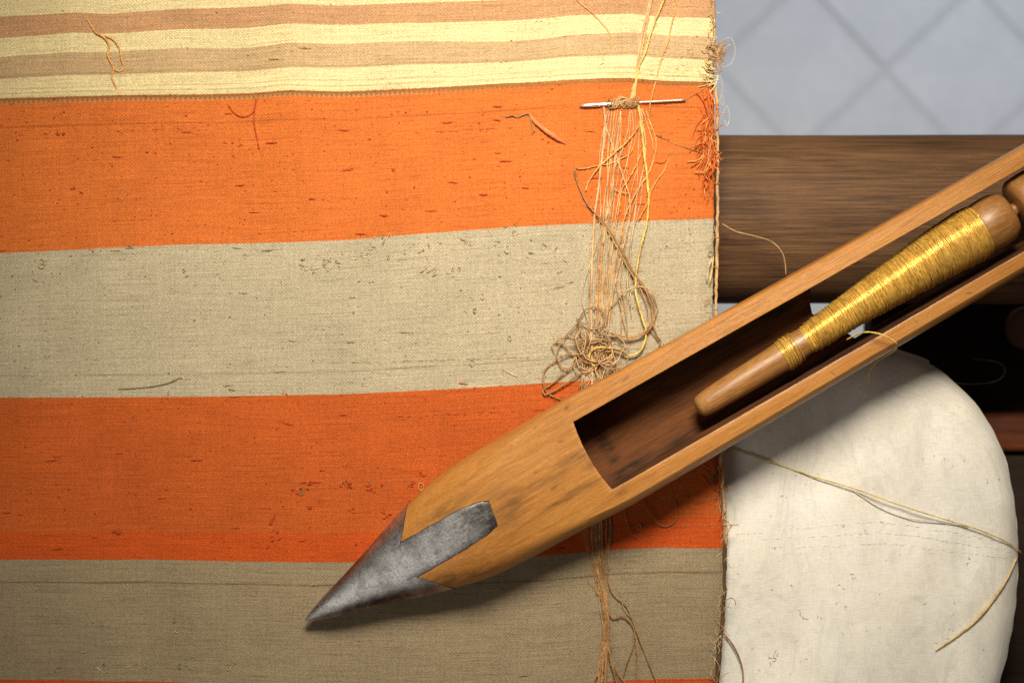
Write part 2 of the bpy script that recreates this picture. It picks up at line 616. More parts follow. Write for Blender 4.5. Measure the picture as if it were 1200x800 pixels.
board('loom_plank', 1022, 1450, 326, 1060, -0.099, 0.02, M_DARK,
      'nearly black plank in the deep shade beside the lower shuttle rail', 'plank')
board('wooden_board', 870, 1450, 485, 530, -0.066, 0.0325, M_REDWOOD,
      'reddish brown board showing at the right edge just beyond the white cloth', 'board')
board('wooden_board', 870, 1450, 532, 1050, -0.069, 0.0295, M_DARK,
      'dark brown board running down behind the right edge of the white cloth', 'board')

# blurred pinkish knob
bm = bmesh.new()
prof = [(0.0, 0.0), (4, 0.2), (9, 1.2), (13, 4), (15, 9), (14.5, 14), (11, 18), (9, 22), (9, 40)]
prev = None
for (r_, d_) in prof:
    ring = [bm.verts.new((r_ * S * 1.7 * math.cos(6.28318 * k / 24), r_ * S * 1.9 * math.sin(6.28318 * k / 24), -d_ * S * 1.2)) for k in range(24)] if r_ else [bm.verts.new((0, 0, 0))]
    if prev:
        if len(prev) == 1:
            for k in range(24):
                bm.faces.new((prev[0], ring[k], ring[(k + 1) % 24]))
        else:
            for k in range(24):
                bm.faces.new((prev[k], ring[k], ring[(k + 1) % 24], prev[(k + 1) % 24]))
    prev = ring
bm.faces.new(prev[::-1])
knob = obj('wooden_peg', bm, plain('dull pink wood', (0.22, 0.10, 0.075), 0.6), None, 50)
knob.location = at(1204, 384, -0.072)
tag(knob, 'blurred dull pink rounded wooden peg in the dark at the right edge', 'peg')

# ------------------------------------------------------------------ the white cloth
WZ = -0.0085
XR = [(398, 1000), (405, 1040), (420, 1085), (440, 1112), (460, 1133), (480, 1150), (500, 1163), (525, 1175), (560, 1184.5),
      (590, 1190), (650, 1194), (720, 1190), (780, 1178), (850, 1158), (1000, 1105)]


def white_z(px, py):
    xr = poly(XR, py)
    d1 = max(0, xr - px)
    d2 = max(0, py - 398)
    z = WZ - 0.006 * math.exp(-d1 / 9) - 0.018 * math.exp(-d2 / 26)
    z += 0.0022 * mnoise.noise(Vector((px / 75, py / 120, 5.5))) + 0.0007 * mnoise.noise(Vector((px / 26, py / 60, 2.2)))
    z += 0.0006 * math.sin(px / 61 + py / 90) + 0.0004 * math.sin(py / 33 - px / 140)
    return z


bm = bmesh.new()
nx, ny = 90, 130
gridv = []
for j in range(ny + 1):
    py = 398 + (1000 - 398) * (j / ny) ** 1.15
    xr = smooth_poly(XR, py) if py > 425 else poly(XR, py)
    xr += 2.2 * mnoise.noise(Vector((py / 23, 1.1, 0)))
    row = []
    for i in range(nx + 1):
        t = 1 - (1 - i / nx) ** 1.5
        px = lerp(770, xr, t)
        row.append(bm.verts.new(at(px, py, white_z(px, py))))
    gridv.append(row)
for j in range(ny):
    for i in range(nx):
        bm.faces.new((gridv[j][i], gridv[j + 1][i], gridv[j + 1][i + 1], gridv[j][i + 1]))
wc = empty('white_cloth', at(1000, 620, WZ))
tag(wc, 'plain white cotton cloth with rounded end lying under the shuttle, right of the striped cloth', 'cloth')


def child(o, root):
    """parent o (built in world coordinates) under root"""
    o.parent = root
    o.matrix_parent_inverse = Matrix.LocRotScale(root.location, root.rotation_euler, None).inverted()
    return o


sheet = child(obj('sheet', bm, M_WHITE), wc)
md = sheet.modifiers.new('thickness', 'SOLIDIFY')
md.thickness = 0.0012
md.offset = -1
# stitched rows
bm = bmesh.new()
ST = [(850, 636), (905, 631), (953, 628), (1030, 623), (1070, 627), (1107, 634), (1150, 640), (1192, 647)]
for k in range(3):
    px = 862.0 + 6 * k
    while px < 1180:
        py = smooth_poly(ST, px) + k * 8.5 - 8 + R.uniform(-1, 1) + (k - 1) * 4 * math.sin((px - 850) / 110)
        L = R.uniform(3.5, 7)
        if R.random() < 0.85:
            pts = []
            for q in range(4):
                x, y = px + L * q / 3, py + R.uniform(-.4, .4)
                pts.append(at(x, y, white_z(x, y) + 0.00002))
            tube(bm, pts, R.uniform(.25, .5) * S, 5, 0.5)
        px += L + R.uniform(0.5, 3)
tag(child(obj('stitching', bm, M_GREY), wc), kind='stuff')
bm = bmesh.new()
for (cx, cy, n_) in ((944, 724, 3), (1139, 657, 3), (908, 770, 7), (1000, 676, 2)):
    for _ in range(n_):
        x, y = cx + R.gauss(0, 4), cy + R.gauss(0, 3.5)
        a = R.uniform(0, 6.28)
        pts = [at(x + q * 1.6 * math.cos(a + q * .4), y + q * 1.6 * math.sin(a + q * .4), white_z(x, y) + 0.0002) for q in range(4)]
        tube(bm, pts, R.uniform(0.25, 0.55) * S, 5, 0.4)
for _ in range(70):
    x, y = R.uniform(860, 1170), R.uniform(500, 800)
    if x > poly(XR, y) - 14:
        continue
    a = R.uniform(0, 6.28)
    pts = [at(x + q * 1.1 * math.cos(a + q * .5), y + q * 1.1 * math.sin(a + q * .5), white_z(x, y) + 0.0001) for q in range(4)]
    tube(bm, pts, R.uniform(0.25, 0.5) * S, 5, 0.4)
tag(child(obj('lint', bm, M_LINT), wc), kind='stuff')

# ------------------------------------------------------------------ the striped cloth
XE = [(-320, 838), (0, 838), (45, 840), (90, 836.5), (150, 838), (250, 838), (370, 836), (450, 838), (560, 843), (640, 849), (700, 849),
      (740, 846), (800, 841), (1120, 836)]
FOLDS = [(85, 0.9, 22), (210, 0.5, 26), (338, 1.2, 20), (590, 0.5, 26), (735, 1.5, 15)]


def fab_z(px, py):
    z = 0.0021 * mnoise.noise(Vector((px / 85, py / 260, 3.3))) + 0.0004 * mnoise.noise(Vector((px / 30, py / 90, 8.1)))
    k = 1 - smooth(60, 190, py)
    for (x, a, w) in FOLDS:
        z += k * a * 0.0011 * math.exp(-((px - x + (py - 60) * 0.05) / w) ** 2)
    z += 0.0005 * math.sin(px / 130 + py / 210) * math.sin(py / 120 + 1)
    z += 0.0009 * math.exp(-((py - 113 + px * 0.025) / 5) ** 2) * (1 - smooth(150, 740, px) * 0.4)
    e = poly(XE, py) - px
    z -= 0.0016 * math.exp(-max(0, e) / 9)
    # soft pucker in the beige band beside the selvedge
    z += 0.0008 * math.exp(-((px - 818) / 7) ** 2) * smooth(300, 340, py) * (1 - smooth(420, 470, py))
    # sag where it is pulled by the needle
    z += 0.0006 * math.exp(-((px - 735) / 30) ** 2 - ((py - 121) / 12) ** 2)
    return z


bm = bmesh.new()
lay = bm.verts.layers.float.new('stripe')
ys = [-320 + i * 20 for i in range(16)] + [i * 4.0 for i in range(0, 201)] + [800 + 20 * i for i in range(1, 17)]
ys = sorted(set(ys))
cols = [i / 190 for i in range(191)]
rows = []
for py in ys:
    e = smooth_poly(XE, py) + R.uniform(-0.8, 0.6)
    row = []
    for t in cols:
        px = -420 + (e + 420) * (1 - (1 - t) ** 1.25)
        v = bm.verts.new(at(px, py, 0) + Vector((0, 0, fab_z(px, py))))
        v[lay] = stripe_coord(px, py)
        row.append(v)
    rows.append(row)
for A, B in zip(rows, rows[1:]):
    for i in range(len(cols) - 1):
        bm.faces.new((A[i], B[i], B[i + 1], A[i + 1]))
sc = empty('striped_cloth', at(420, 400, 0))
tag(sc, 'orange and beige striped woven cloth with cream bands at the top and frayed edge', 'cloth')
web = child(obj('woven_web', bm, M_FAB), sc)
md = web.modifiers.new('thickness', 'SOLIDIFY')
md.thickness = 0.0008
md.offset = -1

# slubs, pills and small loops in the weave
bm = bmesh.new()
SM = [M_RED, M_GREYB, M_BEIGE, M_CREAM, M_ORANGE, M_BROWN]


def band(px, py):
    c = stripe_coord(px, py)
    k = sum(1 for b in CANON if c > b)
    return k      # 0 cream,1 mauve,2 cream,3 tan,4 cream,5 orange,6 beige,7 orange,8 beige,9 orange


def slub(px, py, L, th, mi, ang=0.0):
    pts, rr = [], []
    n = 5
    for q in range(n):
        d = (q / (n - 1) - 0.5) * L
        x, y = px + d * math.cos(ang) + R.uniform(-.3, .3), py + d * math.sin(ang) + R.uniform(-.4, .4)
        pts.append(at(x, y, 0) + Vector((0, 0, fab_z(x, y) + 0.15 * th * S)))
        rr.append(th * S * (0.35 + 0.75 * math.sin(math.pi * q / (n - 1))) * R.uniform(0.75, 1.2))
    tube(bm, pts, rr, 5, 0.6, mi)


def pill(px, py, r, mi):
    """a tiny curl standing on the weave"""
    a0 = R.uniform(0, 6.28)
    pts = []
    for q in range(9):
        a = a0 + q * 0.72
        x, y = px + r * math.cos(a) * 0.8, py + r * math.sin(a) * 1.15
        pts.append(at(x, y, 0) + Vector((0, 0, fab_z(x, y) + (0.3 + 1.2 * math.sin(math.pi * q / 8)) * S)))
    tube(bm, pts, 0.38 * S, 5, 0.5, mi)


for _ in range(3600):
    px, py = R.uniform(-40, 830), R.uniform(-10, 805)
    b = band(px, py)
    # slubs cluster in the upper part of the beige band and low in the orange ones
    keep = {0: .08, 1: .15, 2: .05, 3: .2, 4: .12, 5: 0.55, 6: 0.6, 7: 0.55, 8: 0.22, 9: .3}[b]
    if R.random() > keep:
        continue
    mi = {0: 3, 1: 5, 2: 3, 3: 5, 4: 3, 5: 0, 6: 1, 7: 0, 8: 1, 9: 0}[b]
    big = R.random()
    slub(px, py, R.uniform(1.2, 3.6) if big < .955 else R.uniform(8, 16), R.uniform(0.3, 0.65) if big < .82 else R.uniform(0.7, 1.25), mi, R.gauss(0, 0.08))
for (px, py, n_) in ((14, 325, 2), (47, 312, 4), (147, 297, 2), (225, 318, 3), (268, 302, 2), (362, 316, 6), (380, 312, 6), (405, 305, 6), (430, 298, 5),
                     (450, 280, 5), (468, 302, 3), (496, 288, 4), (505, 315, 6), (530, 318, 4), (545, 278, 5), (600, 272, 4), (630, 293, 3), (655, 300, 3), (660, 327, 3),
                     (35, 700, 2), (125, 785, 3), (165, 777, 5), (218, 777, 5), (60, 783, 4), (270, 780, 4), (108, 731, 2), (200, 731, 2)):
    for _ in range(n_):
        x, y = px + R.gauss(0, 7), py + R.gauss(0, 5)
        if R.random() < 0.6:
            slub(x, y, R.uniform(4, 9), R.uniform(0.6, 1.2), 1 if R.random() < .7 else 2, R.gauss(0, 0.5))
        else:
            pill(x, y, R.uniform(1.2, 2.6), 2 if R.random() < .75 else 1)
for (px, py, n_) in ((24, 161, 2), (72, 156, 3), (72, 134, 2), (275, 167, 4), (93, 223, 3), (640, 165, 3), (490, 556, 7), (486, 566, 5), (404, 568, 9), (436, 570, 8),
                     (360, 568, 5), (350, 576, 3), (143, 624, 6), (160, 577, 3), (322, 625, 3), (322, 635, 4), (365, 594, 3), (455, 605, 4), (420, 597, 3), (380, 550, 2)):
    for _ in range(n_):
        slub(px + R.gauss(0, 5), py + R.gauss(0, 2.5), R.uniform(2.5, 7), R.uniform(0.6, 1.5), 0, R.gauss(0, 0.6))
# warm fuzz along the top bands
for (px, py, n_) in ((637, 26, 14), (703, 68, 12), (807, 63, 14), (452, 96, 8), (800, 84, 16), (760, 86, 10), (640, 88, 8), (832, 20, 8)):
    for _ in range(n_):
        x, y = px + R.gauss(0, 6), py + R.gauss(0, 3.5)
        slub(x, y, R.uniform(3, 8), R.uniform(0.25, 0.55), R.choice([5, 3, 3, 3]), R.gauss(0, 0.5))
# woven dashed lines
for (x0, x1, y0, y1, mi, p) in ((415, 640, 425, 418, 1, .75), (640, 690, 418, 416, 1, .6), (445, 600, 158, 150, 0, .5), (770, 832, 181, 180, 5, .8), (700, 840, 620, 614, 5, .8),
                                (690, 846, 582, 584, 5, .9), (330, 480, 565, 562, 1, .35), (590, 640, 137, 136, 5, .8), (0, 230, 160, 150, 0, .3), (480, 640, 488, 480, 0, .4)):
    x = x0
    while x < x1:
        L = R.uniform(3, 8)
        if R.random() < p:
            slub(x, lerp(y0, y1, (x - x0) / (x1 - x0)) + R.uniform(-.5, .5), L, R.uniform(.35, .7), mi, 0)
        x += L
tag(child(obj('slubs', bm, SM), sc), kind='stuff')

# larger single loops one can pick apart
for (px, py, r_, m_) in ((594, 292, 4.5, M_BEIGE), (565, 347, 3.5, M_BEIGE), (556, 364, 2.6, M_GREYB), (553, 425, 4, M_BEIGE), (597, 396, 3, M_BEIGE),
                         (49, 309, 5.5, M_BEIGE), (832, 297, 3.5, M_BEIGE), (493, 570, 4.5, M_ORTAN), (353, 575, 4.5, M_BROWN), (749, 617, 3, M_LBROWN)):
    bm = bmesh.new()
    pts = []
    a0 = R.uniform(0, 6)
    for q in range(14):
        a = a0 + q * 0.52
        x, y = px + r_ * 0.65 * math.cos(a) + q * .06, py + r_ * math.sin(a)
        pts.append(at(x, y, 0) + Vector((0, 0, fab_z(x, y) + (0.5 + 1.5 * math.sin(math.pi * q / 13)) * S)))
    tube(bm, pts, 0.55 * S, 6, 0.5)
    child(obj('thread_loop', bm, m_), sc)
for (pts, r_, m_) in (([(458, 399), (462, 406), (466, 414)], 1.3, M_BEIGE), ([(588, 432), (597, 437), (607, 441)], 1.1, M_BEIGE),
                      ([(834, 303), (830, 315), (828, 330)], 1.2, M_BEIGE), ([(836, 300), (834, 318), (831, 333)], 0.9, M_CREAM),
                      ([(316, 615), (320, 608), (323, 602)], 1.7, M_RED), ([(486, 735), (490, 744), (487, 751)], 1.2, M_GREYB)):
    bm = bmesh.new()
    thread(bm, [(x, y, 1.0) for x, y in pts], r_, 4)
    child(obj('thread_end', bm, m_), sc)

# selvedge cord: tan above, dark brown below
for (y0, y1, dx, m_, r_, lab) in ((100, 642, 3.0, M_LBROWN, 1.9, 'tan cord along the upper edge'), (636, 1010, 0.0, M_DKBROWN, 2.9, 'dark brown lower edge cord')):
    bm = bmesh.new()
    pts, rr = [], []
    y = y0
    while y <= y1:
        x = smooth_poly(XE, y) + dx + R.uniform(-.7, .7) - (1.2 if y > 740 else 0)
        pts.append(at(x, y, 0) + Vector((0, 0, -1.6 * S)))
        rr.append(r_ * S * R.uniform(.8, 1.2))
        y += 6
    tube(bm, pts, rr, 8, 0.5)
    child(obj('selvedge_cord', bm, m_), sc)['label'] = lab

# frayed fringe along the right edge
bm = bmesh.new()
FM = [M_ORANGE, M_RED, M_BROWN, M_BEIGE, M_CREAM, M_LBROWN, M_ORTAN]


def hair(px, py, L, ang, r, mi, curl=0.28, h=1.6):
    pts = [(px, py, 0.5)]
    a = ang
    for q in range(4):
        a += R.gauss(0, curl)
        px += L / 4 * math.cos(a)
        py += L / 4 * math.sin(a)
        pts.append((px, py, max(0.4, h * math.sin(math.pi * (q + 1) / 5) + R.uniform(-.3, .5))))
    thread(bm, pts, r * 0.72, 6, 0.05, mi, 5)


for _ in range(110):
    y = R.choice([R.uniform(104, 225), R.gauss(158, 14), R.gauss(185, 16)])
    hair(R.gauss(831, 3.2), y, R.uniform(8, 34), R.choice([1.7, 1.85, -1.62]) + R.gauss(0.0, 0.22), R.uniform(.4, .95), R.choice([0, 0, 0, 0, 1, 6, 2]))
for _ in range(60):
    y = R.uniform(545, 640)
    hair(R.gauss(839, 4), y, R.uniform(7, 26), R.choice([1.7, -1.65]) + R.gauss(0, 0.28), R.uniform(.4, 1.0), R.choice([0, 0, 1, 1, 2, 5]))
for _ in range(26):
    hair(R.gauss(836, 5), R.uniform(80, 100), R.uniform(5, 22), 3.14 + R.gauss(0.2, 0.6), R.uniform(.5, 1.1), R.choice([4, 4, 3, 2]))
for _ in range(50):
    hair(R.gauss(842, 3), R.gauss(64, 6), R.uniform(6, 18), R.uniform(0, 6.28), R.uniform(.5, 1.0), R.choice([2, 2, 5]), 0.9, 4)
for _ in range(22):
    hair(R.gauss(834, 2.5), R.uniform(0, 60), R.uniform(5, 16), R.choice([1.57, -1.57]) + R.gauss(0, .4), R.uniform(.4, .8), R.choice([4, 5, 2]))
for _ in range(50):
    y = R.uniform(645, 800)
    hair(poly(XE, y) - R.uniform(0, 14), y, R.uniform(8, 26), R.choice([1.57, -1.57]) + R.gauss(0, .5), R.uniform(.3, .7), R.choice([3, 5, 2, 3]), .6)
for _ in range(16):
    y = R.uniform(262, 400)
    hair(poly(XE, y) - R.uniform(-2, 5), y, R.uniform(4, 14), R.choice([1.57, -1.57]) + R.gauss(0, .4), R.uniform(.35, .6), R.choice([5, 2, 3]), .6)
hair(846, 614, 20, 0.05, 0.8, 6, 0.1, 4)
hair(846, 605, 14, 0.6, 0.7, 6, 0.2, 4)
tag(child(obj('frayed_fringe', bm, FM), sc), kind='stuff')
# wispy loops hanging over the edge
for pts in ([(842, 52), (856, 44), (862, 58), (857, 74), (844, 79)], [(842, 82), (847, 100), (844, 118), (849, 122), (846, 108)],
            [(845, 140), (852, 124), (855, 135), (853, 147), (849, 140)]):
    bm = bmesh.new()
    thread(bm, [(x, y, -3) for x, y in pts], 0.33, 9, 0.05)
    child(obj('wispy_loop', bm, M_LINT), sc)

# ------------------------------------------------------------------ the shuttle
SZ = 0.0011                                   # its underside, above the threads it rests on
ZREF = 0.020
KS = S * (CAM_H - ZREF) / CAM_H               # metres per photograph pixel at the height of its top
HT = 82.0                                     # its height in those pixels
org = at(362, 727, 0.015)
sh = empty('weaving_shuttle', (org.x, org.y, SZ), math.radians(30))
tag(sh, 'golden wooden boat shuttle with a pointed grey steel tip and a long open well', 'weaving shuttle')

WU = [(0, 1.5), (10, 6), (30, 13), (67, 24), (124, 43.5), (169, 57), (200, 65), (230, 69.5), (270, 71.5), (320, 72), (395, 73), (460, 71.5), (700, 68), (1000, 64.5)]
CU = [(0, 0), (67, 1), (124, 2), (170, 3), (240, 4), (320, 3.5), (450, 1.5), (1000, 0)]
U_END = 1480.0


def half_w(u):
    if u > 1000:
        u = max(0.0, 2 * 740 - u) if u > 1080 else 1000 - (u - 1000) * 0
    return sum(poly(WU, max(0, u + d)) for d in (-6, -3, 0, 3, 6)) / 5 if u > 12 else poly(WU, u)


def center_v(u):
    return poly(CU, u)


def z_range(u):
    w = half_w(u) / 72.0
    h = HT * min(1.0, w) ** 0.85
    uu = u if u < 740 else 1480 - u
    lift = (1 - smooth(20, 330, uu)) * 0.16
    zb = (HT - h) * lift * 0.95
    return zb, zb + h


PROFILE = ([(lerp(-0.865, 0.955, i / 20), 1.0 + 0.012 * (1 - ((i - 10) / 10) ** 2)) for i in range(21)] +
           [(0.985, 0.975), (1.0, 0.93)] + [(1.0, lerp(0.86, 0.35, i / 4)) for i in range(5)] + [(0.98, 0.2), (0.93, 0.08), (0.84, 0.015)] +
           [(lerp(0.7, -0.7, i / 8), 0.0) for i in range(9)] + [(-0.84, 0.015), (-0.93, 0.08), (-0.98, 0.2)] +
           [(-1.0, lerp(0.35, 0.76, i / 4)) for i in range(5)] + [(-0.985, 0.86), (-0.93, 0.95)])


def ring(u, grow=0.0):
    w, c = half_w(u), center_v(u)
    zb, zt = z_range(u)
    uu = u if u < 740 else 1480 - u
    b = smooth(190, 420, uu)
    out = []
    for (v, z) in PROFILE:
        a = math.atan2((z - 0.5) * 2, v)
        e = 2 / 2.35
        ev = math.copysign(abs(math.cos(a)) ** e, math.cos(a))
        ez = 0.5 + 0.5 * math.copysign(abs(math.sin(a)) ** e, math.sin(a))
        pv_, pz_ = lerp(ev, v, b), lerp(ez, z, b)
        n = math.hypot(pv_, (pz_ - 0.5) * 2) or 1
        out.append((c + pv_ * w + grow * pv_ / n, zb + pz_ * (zt - zb) + grow * (pz_ - 0.5) * 2 / n))
    return out


def top_z(u, v):
    r_ = ring(u)
    pts = sorted(r_[-4:] + r_[:26])
    return poly(pts, v)


def P(u, v, z):
    return Vector((u * KS, v * KS, z * KS))


bm = bmesh.new()
us = [122, 128, 134, 140, 148, 156, 164, 172, 182, 192, 204, 216, 230, 245, 260, 280, 300, 320, 340, 360, 380, 400, 430, 460, 500, 550, 600, 660,
      720, 780, 840, 900, 960, 1010, 1060, 1100, 1140, 1180, 1220, 1260, 1300, 1340, 1380, 1410, 1440, 1460, 1474]
prev = None
for u in us:
    r_ = [bm.verts.new(P(u, v, z)) for v, z in ring(u)]
    if prev:
        for k in range(len(r_)):
            bm.faces.new((prev[k], r_[k], r_[(k + 1) % len(r_)], prev[(k + 1) % len(r_)]))
    else:
        bm.faces.new(r_)
    prev = r_
bm.faces.new(prev[::-1])
bmesh.ops.recalc_face_normals(bm, faces=bm.faces[:])
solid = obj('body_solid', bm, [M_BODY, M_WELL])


def prism(uv, z0, z1, name, arch=0):
    bm = bmesh.new()
    lo = [bm.verts.new(P(u, v, z0)) for u, v in uv]
    hi = [bm.verts.new(P(u, v, z1)) for u, v in uv]
    n = len(uv)
    bm.faces.new(lo[::-1])
    bm.faces.new(hi)
    for k in range(n):
        bm.faces.new((lo[k], lo[(k + 1) % n], hi[(k + 1) % n], hi[k]))
    bmesh.ops.recalc_face_normals(bm, faces=bm.faces[:])
    return obj(name, bm, [M_WELL])


end = [(388 - 5 * (1 - ((v - 4) / 46) ** 2), v) for v in [49.5, 36, 22, 8, -6, -20, -32, -41]]
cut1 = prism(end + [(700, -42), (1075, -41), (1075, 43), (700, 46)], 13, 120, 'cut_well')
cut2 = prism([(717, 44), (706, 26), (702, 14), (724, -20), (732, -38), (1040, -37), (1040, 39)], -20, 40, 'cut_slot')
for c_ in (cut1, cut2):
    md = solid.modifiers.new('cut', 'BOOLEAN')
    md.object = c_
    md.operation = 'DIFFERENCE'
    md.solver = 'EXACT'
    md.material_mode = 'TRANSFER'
md = solid.modifiers.new('edge', 'BEVEL')
md.width = 0.0005
md.segments = 2
md.limit_method = 'ANGLE'
md.angle_limit = math.radians(50)
md.use_clamp_overlap = True
dg = bpy.context.evaluated_depsgraph_get()
me = bpy.data.meshes.new_from_object(solid.evaluated_get(dg), depsgraph=dg)
me.name = 'body'
for o in (solid, cut1, cut2):
    bpy.data.objects.remove(o, do_unlink=True)
for p in me.polygons:
    p.use_smooth = True
me.set_sharp_from_angle(angle=math.radians(32))
body = bpy.data.objects.new('body', me)
COL.objects.link(body)
body.parent = sh

# steel tip: cone with swallow-tail edge, and a tongue let into the top of the wood
bm = bmesh.new()
G = 0.9
NR = len(PROFILE)
ref = ring(150)
L = []
for (v, z) in ref:
    q = abs(v - 3)
    L.append(136 + max(0, q - 20) * 1.02)
prev = None
NS = 44
for i in range(NS + 1):
    t = (i / NS) ** 1.25
    row = []
    for k in range(NR):
        u = max(0.0, t * L[k])
        v, z = ring(max(u, 0.2), G * smooth(0, 30, u))[k]
        row.append(bm.verts.new(P(u - 9 * max(0, 1 - u / 110), v, z)))
    if prev:
        for k in range(NR):
            bm.faces.new((prev[k], row[k], row[(k + 1) % NR], prev[(k + 1) % NR]))
    else:
        bm.faces.new(row)
    prev = row
row = []
for k in range(NR):
    v, z = ring(L[k], -1.5)[k]
    row.append(bm.verts.new(P(L[k] + 0.3, v, z)))
for k in range(NR):
    bm.faces.new((prev[k], row[k], row[(k + 1) % NR], prev[(k + 1) % NR])).material_index = 1
# dark grime filling the joint
sa_, sb_ = [], []
for k in range(NR):
    wd = 0.9 + 0.25 * math.sin(k * 1.7)
    for lst, du in ((sa_, -1.0), (sb_, wd)):
        v, z = ring(L[k] + du, 0.3)[k]
        lst.append(bm.verts.new(P(L[k] + du, v, z)))
for k in range(NR):
    bm.faces.new((sa_[k], sb_[k], sb_[(k + 1) % NR], sa_[(k + 1) % NR])).material_index = 1
NU, NV = 44, 14
grid = []
for i in range(NU + 1):
    u0 = lerp(126, 254, i / NU)
    vt = poly([(126, 27), (136, 26.5), (222, 27), (236, 25), (247, 22), (254, 19)], u0) 
    vb = poly([(126, -18), (136, -17.5), (200, -16), (240, -13.5), (254, -11)], u0) 
    row = []
    for j in range(NV + 1):
        v = lerp(vb, vt, j / NV)
        u = u0 + (3.5 * (v - 4) / 20 if i > NU - 6 else 0)
        drop = -0.85 * smooth(243, 254, u0)
        edge = -0.7 if j in (0, NV) else 0
        row.append(bm.verts.new(P(u, v, top_z(u, v) + G + 0.35 + drop + edge)))
    grid.append(row)
for i in range(NU):
    for j in range(NV):
        bm.faces.new((grid[i][j], grid[i + 1][j], grid[i + 1][j + 1], grid[i][j + 1]))
per = [grid[i][0] for i in range(NU + 1)] + grid[NU][1:] + [grid[i][NV] for i in range(NU - 1, -1, -1)]
low = [bm.verts.new(v.co + Vector((0, 0, -4 * KS))) for v in per]
for k in range(len(per) - 1):
    bm.faces.new((per[k], low[k], low[k + 1], per[k + 1])).material_index = 1
# grime round the tongue, clear of the steel cone
cen = P(185, 4.5, 0)
ga, gb = [], []
for v_ in per:
    u, v = v_.co.x / KS, v_.co.y / KS
    d = Vector((0.9 if u > 245 else 0.0, (v - 4.5), 0)).normalized() if u < 245 else Vector((1.0, (v - 4.5) / 22, 0)).normalized()
    wd = 0.9 + 0.25 * math.sin(u * 0.21 + v * 0.3)
    for lst, q in ((ga, -1.0), (gb, wd)):
        uu, vv = u + d.x * q, v + d.y * q
        lst.append(bm.verts.new(P(uu, vv, top_z(uu, vv) + 0.3)))
for k in range(len(per) - 1):
    bm.faces.new((ga[k], gb[k], gb[k + 1], ga[k + 1])).material_index = 1
bmesh.ops.recalc_face_normals(bm, faces=bm.faces[:])
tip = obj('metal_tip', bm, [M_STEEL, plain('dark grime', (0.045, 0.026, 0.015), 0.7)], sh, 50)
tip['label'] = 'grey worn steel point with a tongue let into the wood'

# the wooden block that holds the bobbin
BZ = 47.0


def lathe(prof, axis, nseg=40, cap=True):
    """prof of (u, radius) in pixels; axis(u) -> (v, z)"""
    bm = bmesh.new()
    prev = None
    for (u, r_) in prof:
        cv, cz = axis(u)
        rg = [bm.verts.new(P(u, cv + r_ * math.cos(6.28318 * k / nseg), cz + r_ * math.sin(6.28318 * k / nseg))) for k in range(nseg)]
        if prev:
            for k in range(nseg):
                bm.faces.new((prev[k], prev[(k + 1) % nseg], rg[(k + 1) % nseg], rg[k]))
        else:
            bm.faces.new(rg[::-1])
        prev = rg
    bm.faces.new(prev)
    bmesh.ops.recalc_face_normals(bm, faces=bm.faces[:])
    return bm


AX = lambda u: (poly([(500, -13), (545, -12), (640, -9.5), (740, -2.5), (860, 3), (1100, 4)], u), poly([(500, 44), (700, 46), (900, 47), (1100, 47)], u))
obj('spindle_block', lathe([(966, 26), (968, 31), (972, 34), (985, 35), (1078, 35)], AX), M_PIRN, sh, 40)

# ------------------------------------------------------------------ the bobbin in the well
pb = empty('yarn_bobbin', (org.x, org.y, SZ), math.radians(30))
tag(pb, 'wooden bobbin wound with shiny golden yarn lying in the well of the shuttle', 'bobbin')
shaft = [(522, 4), (523, 8.5), (525.5, 12), (529, 13.2), (534, 14.2), (542, 15), (580, 16.3), (628, 17.4), (640, 18.2), (660, 18), (676, 16), (904, 24), (912, 29),
         (919, 31), (928, 31.8), (938, 31.8), (946, 30.8), (952, 28.5), (956, 26), (957.5, 20), (958, 8), (970, 8)]
obj('shaft', lathe(shaft, AX, 44), M_PIRN, pb, 50)
YR = [(668, 14.2), (676, 17.2), (738, 20.3), (805, 25.6), (861, 30.0), (898, 32.4), (912, 32.2), (919, 30.5)]


def wind(bm, u0, u1, pitch, rad, rfun, seg=22, jit=0.3, phase=0.0, wave=0.0):
    u = u0
    a = phase
    pts = []
    turn = 0
    off = 0.0
    du = pitch / seg
    sgn = 1 if u1 > u0 else -1
    while (u1 - u) * sgn > 0:
        if turn % seg == 0:
            off = R.uniform(-jit, jit)
        cv, cz = AX(u)
        r_ = rfun(u) + off * 0.8
        uu = u + off + wave * math.sin(a)
        pts.append(P(uu, cv + r_ * math.cos(a), cz + r_ * math.sin(a)))
        a += 6.28318 / seg
        u += du * sgn * (1 + 0.3 * off)
        turn += 1
    tube(bm, pts, rad * KS, 5, 0.6)


bm = lathe([(u, poly(YR, u) - 1.2) for u in range(668, 919, 6)], AX, 40)
rf = lambda u: sum(poly(YR, u + d) for d in (-8, 0, 8)) / 3
wind(bm, 669, 917, 1.25, 0.68, rf, 22, 0.35)
wind(bm, 911, 676, 4.6, 0.6, lambda u: rf(u) + 0.75, 22, 0.9, 1.0, 1.2)
wind(bm, 680, 914, 2.6, 0.58, lambda u: rf(u) + 0.7, 22, 0.9, 2.0, -1.3)
tag(obj('yarn_winding', bm, M_GOLD, pb), kind='stuff')
bm = bmesh.new()
wind(bm, 640, 655, 1.8, 0.8, lambda u: 18.7, 24, 0.5)
wind(bm, 657, 642, 5, 0.7, lambda u: 19.6, 24, 0.8)
wind(bm, 657, 661, 2.5, 0.6, lambda u: 18.6, 24, 0.5)
obj('yarn_band', bm, M_GOLD, pb)
